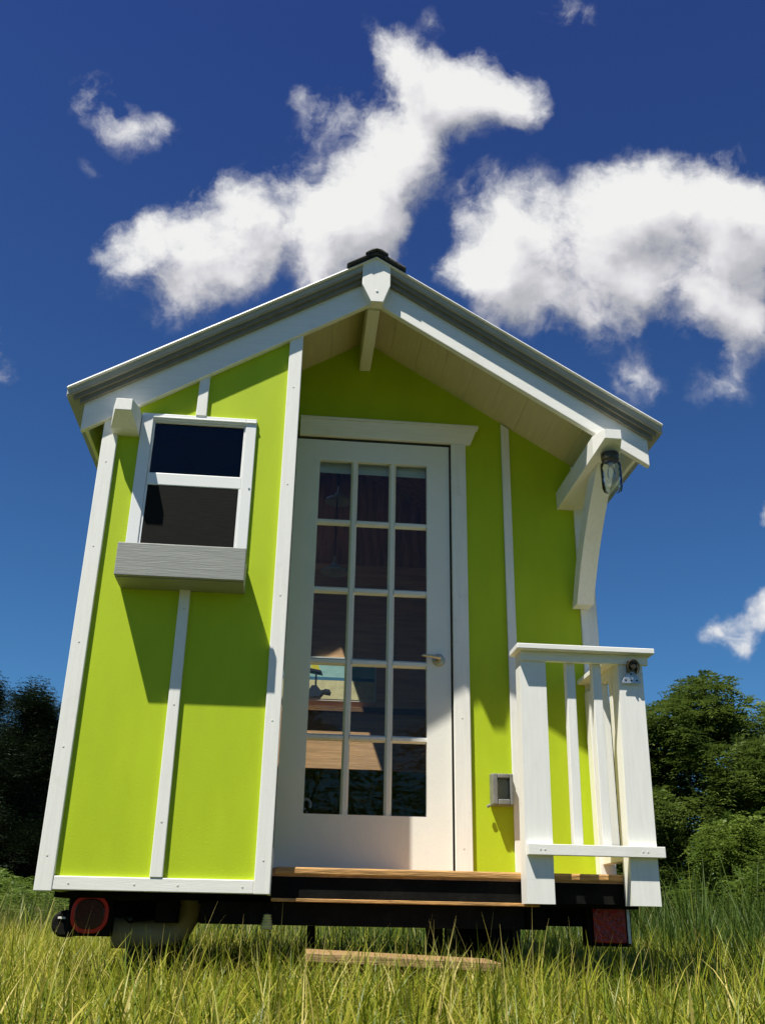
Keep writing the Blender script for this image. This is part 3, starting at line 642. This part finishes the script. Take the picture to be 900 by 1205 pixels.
grass_zone(parts, 3000, -2.6, 4.8, -1.6, .12, .200, .0066, lambda x, y: inframe(x, y) & not_tread(x, y))
grass_zone(parts, 500, -2.5, 4.2, -5.5, -3.1, .13, .0055, lambda x, y: (x-CAM.x)**2+(y-CAM.y)**2 > .16)
grass_zone(parts, 700, .0, 2.4, .12, 5.2, .20, .006, not_tread)
grass_zone(parts, 1200, -3.6, .0, .12, 5.2, .27, .0065, inframe)
grass_zone(parts, 1000, 2.4, 6.5, .12, 5.2, .29, .0070, inframe)
grass_zone(parts, 300, -8, 12, 5.2, 13, .30, .011, inframe)
grass_zone(parts, 60, -16, 26, 13, 32, .36, .022, inframe)
# matted lower layer, broad near blades, tufts in front of the step
def extra(n, x0, x1, y0, y1, h0, h1, w0, w1, l1, cv, tm, ts):
    x, y = sample(n, x0, x1, y0, y1); k = inframe(x, y) & not_tread(x, y); x, y = x[k], y[k]; n = len(x)
    parts.append((x, y, RNG.uniform(h0, h1, n), RNG.uniform(w0, w1, n), RNG.uniform(.0, l1, n), RNG.uniform(0, 2*math.pi, n), np.clip(RNG.normal(tm, ts, n), 0, 1), RNG.gamma(2.0, cv, n), RNG.uniform(-.9,.9,n)))
extra(30000, -2.4, 4.6, -3.0, .1, .10, .19, .004, .009, 1.2, .8, .66, .28)
extra(3600, -1.4, 3.4, -3.0, -1.0, .15, .25, .009, .015, .6, .7, .35, .28)
extra(1500, .85, 1.85, -.85, -.2, .20, .33, .004, .009, .4, .6, .45, .25)
extra(2600, -2.6, 5.0, -2.2, .3, .22, .34, .004, .009, .3, .45, .5, .28)
extra(260, -2.2, 4.6, -2.4, .1, .28, .40, .0025, .004, .25, .12, .97, .05)
# sparse long arching stalks
x, y = sample(5200, -2.6, 5.2, -2.6, .9); k = inframe(x, y) & not_tread(x, y) & ~((x > 0) & (x < 2.4) & (y > .1)); x, y = x[k], y[k]; n = len(x)
parts.append((x, y, RNG.uniform(.20, .36, n), RNG.uniform(.003, .007, n), RNG.uniform(.1, .5, n), RNG.uniform(0, 2*math.pi, n), np.clip(RNG.normal(.55, .28, n), 0, 1), RNG.uniform(1.3, 2.9, n), RNG.uniform(-.6,.6,n)))
A_ = [np.concatenate([p[i] for p in parts]) for i in range(9)]
me = blade_mesh('grass', *A_[:7], A_[7], M['grass'], twist=A_[8])
o = bpy.data.objects.new('grass', me); COL.objects.link(o); o['kind'] = 'stuff'
# tall weeds at the right and far side
parts = []
grass_zone(parts, 260, 3.3, 8.5, 3.0, 7.5, .62, .011, lambda x, y: inframe(x, y) & (x > 3.0+.25*y))
grass_zone(parts, 150, -3.2, 6.5, 6.2, 9.0, .50, .013, inframe)
grass_zone(parts, 90, 5.0, 14, 7.5, 12, .80, .016, inframe)
A_ = [np.concatenate([p[i] for p in parts]) for i in range(9)]
me = blade_mesh('tall_weeds', *A_[:5], A_[5], A_[6], A_[7]*.35, M['weeds'], twist=A_[8])
o = bpy.data.objects.new('tall_weeds', me); COL.objects.link(o); o['kind'] = 'stuff'
print('grass done', len(me.polygons))

# ------------------------------------------------------------------ trees
def leaf_cloud(centres, radii, per, size, droop, tone0, rng, flat=.55, aspect=2.6, frond=0):
    """fronds: each a short curved rib carrying pairs of leaflets; clusters of them fill the crown"""
    Vs, Fs, Ts = [], [], []
    for c, r in zip(centres, radii):
        n = int(per*r*r/.25)+6
        d = rng.normal(0, 1, (n, 3)); d /= np.linalg.norm(d, axis=1)[:, None]
        rad = r*rng.uniform(.55, 1.05, n)[:, None]
        p = c+d*rad*np.array([1, 1, flat])
        out = d*np.array([1, 1, .35])+np.array([0, 0, .25])+rng.normal(0, .35, (n, 3)); out /= np.linalg.norm(out, axis=1)[:, None]
        tn = np.clip(tone0+rng.normal(0, .12)+rng.normal(0, .15, n), 0, 1)
        k = frond
        side = np.cross(out, np.array([0, 0, 1.0])); side /= np.linalg.norm(side, axis=1)[:, None]+1e-6
        up = np.cross(side, out)
        for j in range(k):
            s = (j+.5)/k
            ctr = p+out*(s*size*3.2)+np.array([0, 0, -droop])*(s**2)*size*3
            for sg in (-1, 1):
                ax = side*sg*.86+out*.45+up*rng.uniform(-.3, .1, n)[:, None]; ax /= np.linalg.norm(ax, axis=1)[:, None]
                ln = size*(1.15-.5*s)*rng.uniform(.8, 1.2, n)[:, None]; wd = ln/aspect
                q = out*.9+rng.normal(0, .15, (n, 3))
                a = ctr; b = ctr+ax*ln*.5+q*wd*.5; e = ctr+ax*ln+np.array([0,0,-.18])*ln; f = ctr+ax*ln*.5-q*wd*.5
                o = sum(len(v) for v in Vs)
                Vs.append(np.stack([a, b, e, f], 1).reshape(-1, 3)); Fs.append(o+np.arange(4*n).reshape(-1, 4)); Ts.append(tn)
    return np.concatenate(Vs), np.concatenate(Fs), np.concatenate(Ts)
def tree(name, label, cat, loc, h, w, seed, leaf, size=.10, per=70, nclump=46, flat=.6, shape='round', droop=.5, tone=.45, frond=5, group=None, trunk_r=None, low=.12, aspect=2.6):
    rng = np.random.default_rng(seed); T = thing(name, label, cat, loc, group)
    cs, rs = [], []
    for i in range(nclump):
        if shape == 'round':
            t = rng.uniform(low, .97); prof = math.sin(math.pi*min(1, max(0, (t*.88+.12)))**.8)**.6
            a = rng.uniform(0, 2*math.pi); rr = w*.5*prof*rng.uniform(.35, 1.0)
            cs.append((rr*math.cos(a), rr*math.sin(a), h*t)); rs.append(rng.uniform(.10, .19)*w*(1.15-.45*t))
        else:
            t = rng.uniform(low, .99); prof = (1-t)**.65*.95+.05
            a = rng.uniform(0, 2*math.pi); rr = w*.5*prof*rng.uniform(.3, 1.0)
            cs.append((rr*math.cos(a), rr*math.sin(a), h*t)); rs.append(w*(.07+.13*(1-t))*rng.uniform(.8, 1.2))
    cs = np.array(cs)
    V, F, Tn = leaf_cloud(cs, rs, per, size, droop, tone, rng, flat, aspect, frond)
    me = raw_mesh('crown', V, F, Tn, leaf); c = bpy.data.objects.new('crown', me); COL.objects.link(c); c.parent = T
    mb = MB(); tr = trunk_r or h*.022
    top = h*(.72 if shape == 'round' else .95)
    path = [(0,0,0)]+[(rng.normal(0,.03)*h*.3, rng.normal(0,.03)*h*.3, top*k/5) for k in range(1, 6)]
    mb.tube(path, [tr*1.25]+[tr*(1-.16*k) for k in range(1, 6)], 8)
    for i in range(min(14, nclump)):
        e = cs[i]; k = min(4, max(1, int(e[2]/top*5*.6))); b = path[k]
        mid = ((b[0]+e[0])/2, (b[1]+e[1])/2, (b[2]+e[2])/2-.04*h)
        mb.tube([b, mid, tuple(e)], [tr*.45, tr*.3, tr*.1], 6)
    off = Vector(T['_t']); mb.v = [tuple(Vector(v)+off) for v in mb.v]
    build(mb, 'trunk', M['bark'], T, 0, True)
    return T
GR = 'leafy trees right of the house'
tree('leafy_tree', 'tall leafy green tree rising directly right of the railing post', 'tree', (8.15,12.6,GZ), 4.45, 3.3, 1, M['leaf'], .10, 230, 80, group=GR)
tree('leafy_tree', 'broad leafy green tree at the right edge behind the weeds', 'tree', (10.6,13.6,GZ), 4.45, 3.6, 2, M['leaf'], .10, 230, 80, tone=.5, group=GR)
tree('leafy_tree', 'narrow leafy tree half hidden behind the right railing post', 'tree', (6.75,13.2,GZ), 4.1, 2.6, 3, M['leaf'], .10, 230, 60, tone=.4, group=GR)
tree('leafy_tree', 'leafy tree beyond the right edge of the others', 'tree', (13.2,14.5,GZ), 5.4, 4.2, 4, M['leaf'], .13, 140, 60, group=GR)
tree('shrub', 'dense green shrub in front of the tall tree right of the railing', 'shrub', (7.9,10.6,GZ), 1.9, 2.6, 5, M['leaf2'], .08, 260, 44, low=.05, group='shrubs under the right trees')
tree('shrub', 'paler bushy shrub at the right edge under the broad tree', 'shrub', (9.4,10.9,GZ), 2.5, 2.3, 6, M['leaf2'], .07, 300, 44, low=.05, tone=.6, group='shrubs under the right trees')
GP = 'dark pines left of the house'
pin = [(-9.7,29,7.7,4.4,'tallest dark pine at the left edge of the photo'), (-7.6,28,7.0,4.0,'dark pine standing just left of the white corner board'), (-12.5,30,8.2,4.8,'dark pine beyond the left edge'),
       (-5.2,29,7.3,4.2,'dark pine mostly hidden behind the left corner of the house'), (-8.6,33,7.6,4.6,'dark pine in the second row at the left')]
for i, (x, y, h, w_, l) in enumerate(pin):
    tree('pine_tree', l, 'pine tree', (x, y, GZ), h, w_, 20+i, M['pine'], .17, 150, 90, shape='cone', flat=.7, droop=-.2, frond=4, group=GP, aspect=5, low=.04)
tree('shrub', 'low green bush under the dark pines beside the left corner board', 'shrub', (-5.4,17,GZ), 1.1, 3.6, 40, M['leaf2'], .08, 180, 44, low=.05, group='bushes under the left pines')
tree('shrub', 'low green bush at the left edge under the pines', 'shrub', (-8.4,18,GZ), 1.35, 3.8, 41, M['leaf2'], .08, 180, 44, low=.05, tone=.4, group='bushes under the left pines')
tree('shrub', 'small bush in the grass behind the left tail light', 'shrub', (-3.1,14,GZ), .9, 2.0, 42, M['leaf2'], .07, 80, 26, low=.05, group='bushes under the left pines')
# trees standing behind the camera, mirrored in the door panes
for i, (x, y, h, w_) in enumerate(((-5,-22,6.0,5.5), (1.0,-24,5.6,6.0), (6.5,-23,6.4,5.5))):
    tree('field_tree', ['dark tree across the field mirrored in the lower left pane', 'dark tree across the field mirrored in the lower middle pane', 'dark tree across the field mirrored in the lower right pane'][i], 'tree', (x, y, GZ), h, w_, 60+i, M['pine'], .30, 22, 40, low=.02, frond=3, group='trees across the field')

# ------------------------------------------------------------------ light
sd = Vector((1.038, 1.0, -2.925)).normalized()
sun = bpy.data.lights.new('sun', 'SUN'); so = bpy.data.objects.new('sun', sun); COL.objects.link(so)
so.rotation_euler = sd.to_track_quat('-Z', 'Y').to_euler(); so.location = (-4,-4,12)
sun.energy = 5.0; sun.angle = R(.53); sun.color = (1.0, .955, .855)
elev = math.asin(-sd.z); rot = math.atan2(-sd.x, -sd.y)

# ------------------------------------------------------------------ world: Nishita sky with procedural clouds by direction
wd = bpy.data.worlds.new('World'); scene.world = wd; wd.use_nodes = True
nt = wd.node_tree; ns, ls = nt.nodes, nt.links; ns.clear()
out = N(ns, 'ShaderNodeOutputWorld'); bg = N(ns, 'ShaderNodeBackground'); 
sky = N(ns, 'ShaderNodeTexSky', sky_type='NISHITA'); sky.sun_disc = False; sky.sun_elevation = elev; sky.sun_rotation = rot
sky.air_density = 1.0; sky.dust_density = .25; sky.ozone_density = 3.0; sky.altitude = 200
F0 = 1116.5
# (px, py, radius, weight) on the plane tangent to one fixed compass direction, 1 unit = 1/1116.5 rad
BL = [(470,70,46,1), (510,112,62,1), (560,112,58,1), (598,118,42,1), (450,150,44,.75), (408,130,34,.5), (372,132,40,.38), (345,120,22,.3), (440,35,28,.25), (475,185,52,.95), (458,222,56,1), (420,238,56,1), (500,165,46,.8), (380,250,56,1), (350,262,40,.6), (335,228,34,.35),
      (400,292,58,1), (380,310,46,.9), (305,290,44,.65), (318,262,34,.4), (286,228,38,.8), (288,252,40,.9), (240,288,62,1), (190,290,60,1), (148,296,36,.85), (165,270,30,.7), (230,332,50,.8), (195,362,34,.5), (280,325,42,.6), (440,268,46,.9), (455,305,36,.6),
      (552,262,34,.5), (548,300,44,.7), (600,250,44,.7), (640,235,36,.6), (590,300,56,1), (640,290,66,1), (700,258,62,1), (745,238,58,1), (790,228,60,1), (840,222,50,1), (850,262,62,1), (880,238,36,.7), (800,290,74,1), (720,310,74,1), (650,345,66,1), (585,345,44,.75), (700,370,50,.7),
      (760,340,62,.9), (880,300,66,1), (905,270,50,1), (830,345,58,.9), (880,365,52,.85), (862,408,28,.4), (742,440,30,.38), (770,455,22,.3), (690,415,26,.25),
      (104,118,36,.50), (128,140,34,.50), (155,160,34,.48), (190,154,28,.40), (100,195,20,.18),
      (655,12,30,.40), (685,25,24,.36), (515,22,26,.30), (535,205,30,.25),
      (840,744,28,.7), (862,764,22,.5), (872,742,26,.6), (892,725,28,.7), (908,712,28,.7), (902,600,14,.5), (940,700,36,.8), (975,290,80,1), (1050,350,80,1),
      (425,165,85,.34), (335,205,62,.32), (545,225,60,.28), (735,440,60,.30), (600,222,70,.34), (850,440,50,.3), (250,240,60,.3), (155,330,60,.3), (-80,420,90,.9), (-160,380,100,1), (-240,460,90,1), (1150,560,90,1), (1230,520,110,1), (-120,60,60,.6)]
tc = N(ns, 'ShaderNodeTexCoord')
def vdot(v):
    n = N(ns, 'ShaderNodeVectorMath', operation='DOT_PRODUCT'); ls.new(tc.outputs['Generated'], n.inputs[0]); n.inputs[1].default_value = v; return n.outputs['Value']
def mth(op, a, b=None, c=None, clamp=False):
    n = N(ns, 'ShaderNodeMath', operation=op); n.use_clamp = clamp
    for i, x in enumerate((a, b, c)):
        if x is None: continue
        if isinstance(x, (int, float)): n.inputs[i].default_value = x
        else: ls.new(x, n.inputs[i])
    return n.outputs[0]
df = vdot(tuple(f_)); dfm = mth('MAXIMUM', df, .05)
U = mth('DIVIDE', vdot(tuple(r_)), dfm); V = mth('DIVIDE', vdot(tuple(u_)), dfm)
cb = N(ns, 'ShaderNodeCombineXYZ'); ls.new(U, cb.inputs[0]); ls.new(V, cb.inputs[1]); P0 = cb.outputs[0]
# field group
G = bpy.data.node_groups.new('cloud_field', 'ShaderNodeTree')
G.interface.new_socket('P', in_out='INPUT', socket_type='NodeSocketVector'); G.interface.new_socket('D', in_out='OUTPUT', socket_type='NodeSocketFloat'); G.interface.new_socket('S', in_out='OUTPUT', socket_type='NodeSocketFloat')
gn, gl_ = G.nodes, G.links; gi = gn.new('NodeGroupInput'); go = gn.new('NodeGroupOutput')
def gm(op, a, b=None, c=None, clamp=False):
    n = gn.new('ShaderNodeMath'); n.operation = op; n.use_clamp = clamp
    for i, x in enumerate((a, b, c)):
        if x is None: continue
        if isinstance(x, (int, float)): n.inputs[i].default_value = x
        else: gl_.new(x, n.inputs[i])
    return n.outputs[0]
def gnoise(scale, detail, rough, src, off=0):
    n = gn.new('ShaderNodeTexNoise'); n.inputs['Scale'].default_value = scale; n.inputs['Detail'].default_value = detail; n.inputs['Roughness'].default_value = rough
    if off:
        a = gn.new('ShaderNodeVectorMath'); a.operation = 'ADD'; a.inputs[1].default_value = (off, off*.7, 0); gl_.new(src, a.inputs[0]); src = a.outputs[0]
    gl_.new(src, n.inputs['Vector']); return n
wn = gnoise(9, 5, .6, gi.outputs[0], 3.1)
ws = gn.new('ShaderNodeVectorMath'); ws.operation = 'SUBTRACT'; gl_.new(wn.outputs['Color'], ws.inputs[0]); ws.inputs[1].default_value = (.5, .5, .5)
wsc = gn.new('ShaderNodeVectorMath'); wsc.operation = 'SCALE'; gl_.new(ws.outputs[0], wsc.inputs[0]); wsc.inputs['Scale'].default_value = .075
wa = gn.new('ShaderNodeVectorMath'); wa.operation = 'ADD'; gl_.new(gi.outputs[0], wa.inputs[0]); gl_.new(wsc.outputs[0], wa.inputs[1])
wz = gn.new('ShaderNodeVectorMath'); wz.operation = 'MULTIPLY'; gl_.new(wa.outputs[0], wz.inputs[0]); wz.inputs[1].default_value = (1, 1, 0)
PP = wz.outputs[0]; acc = None
for (px, py, rr, wt) in BL:
    c = ((px-450)/F0, (602.5-py)/F0, 0); r2 = rr*1.25/F0
    dn = gn.new('ShaderNodeVectorMath'); dn.operation = 'DISTANCE'; gl_.new(PP, dn.inputs[0]); dn.inputs[1].default_value = c
    val = gm('MULTIPLY_ADD', dn.outputs['Value'], -wt/r2, wt)
    val = gm('MAXIMUM', val, 0.0)
    val = gm('MULTIPLY', val, val)
    acc = val if acc is None else gm('ADD', acc, val)
acc = gm('POWER', acc, .5)
n1 = gnoise(13, 10, .63, wa.outputs[0]); n3 = gnoise(13, 3, .5, wa.outputs[0]); n2 = gnoise(7, 4, .5, gi.outputs[0], 7.7)
a1 = gm('MULTIPLY_ADD', n1.outputs[0], 2.1, -1.05); a2 = gm('MULTIPLY_ADD', n2.outputs[0], .9, -.43)
nn = gm('ADD', a1, a2)
gate = gm('MULTIPLY', acc, 3.0, clamp=True)
s1 = gm('MULTIPLY_ADD', nn, gate, acc)
gl_.new(s1, go.inputs[0])
s2 = gm('ADD', gm('MULTIPLY_ADD', n3.outputs[0], .9, -.45), gm('MULTIPLY_ADD', n2.outputs[0], .8, -.4)); s2 = gm('MULTIPLY_ADD', s2, gate, acc); s2 = gm('MULTIPLY_ADD', s1, .22, s2); gl_.new(s2, go.inputs[1])
def field(vec):
    g = ns.new('ShaderNodeGroup'); g.node_tree = G; ls.new(vec, g.inputs[0]); return g.outputs
Fa, Sa = field(P0)
of = N(ns, 'ShaderNodeVectorMath', operation='ADD'); ls.new(P0, of.inputs[0]); of.inputs[1].default_value = (-.020, .040, 0); Fb, Sb = field(of.outputs[0])
mr_ = N(ns, 'ShaderNodeMapRange', interpolation_type='SMOOTHSTEP'); mr_.inputs['From Min'].default_value = .14; mr_.inputs['From Max'].default_value = .90; ls.new(Fa, mr_.inputs[0])
front = mth('GREATER_THAN', df, .06)
alpha = mth('MULTIPLY', mr_.outputs[0], front)
# light: denser towards the sun means shadier
dif = mth('SUBTRACT', Sa, Sb); lit = mth('MULTIPLY_ADD', dif, .95, .66)
thick = mth('MULTIPLY_ADD', Sa, -.10, 0.10); lit = mth('ADD', lit, thick, clamp=True)
cr = ramp(ns, [(0, (.40,.42,.47)), (.4, (.60,.605,.65)), (.75, (.90,.89,.92)), (1, (1.04,1.04,1.03))]); ls.new(lit, cr.inputs[0])
tint = N(ns, 'ShaderNodeMixRGB', blend_type='MULTIPLY', i_0=1.0); ls.new(sky.outputs[0], tint.inputs[1]); 
zz = N(ns, 'ShaderNodeSeparateXYZ'); ls.new(tc.outputs['Generated'], zz.inputs[0])
el = N(ns, 'ShaderNodeMapRange'); el.inputs['From Min'].default_value = .76; el.inputs['From Max'].default_value = .22; ls.new(zz.outputs[2], el.inputs[0])
tg = N(ns, 'ShaderNodeMixRGB'); tg.inputs[1].default_value = (.34,.50,1.0,1); tg.inputs[2].default_value = (.43,.84,1.14,1); ls.new(el.outputs[0], tg.inputs[0]); ls.new(tg.outputs[0], tint.inputs[2])
SKS = .05
bg1 = N(ns, 'ShaderNodeBackground', i_Strength=SKS); ls.new(tint.outputs[0], bg1.inputs[0])
bg2 = N(ns, 'ShaderNodeBackground', i_Strength=.52); ls.new(cr.outputs[0], bg2.inputs[0])
mx = N(ns, 'ShaderNodeMixShader'); ls.new(alpha, mx.inputs[0]); ls.new(bg1.outputs[0], mx.inputs[1]); ls.new(bg2.outputs[0], mx.inputs[2]); ls.new(mx.outputs[0], out.inputs[0])

# ------------------------------------------------------------------ render settings
scene.render.engine = 'CYCLES'
scene.view_settings.view_transform = 'Standard'; scene.view_settings.look = 'None'; scene.view_settings.exposure = .70; scene.view_settings.gamma = 1
scene.cycles.max_bounces = 8; scene.cycles.transparent_max_bounces = 12
scene.cycles.sample_clamp_indirect = 6
for o in bpy.data.objects:
    if '_t' in o: del o['_t']
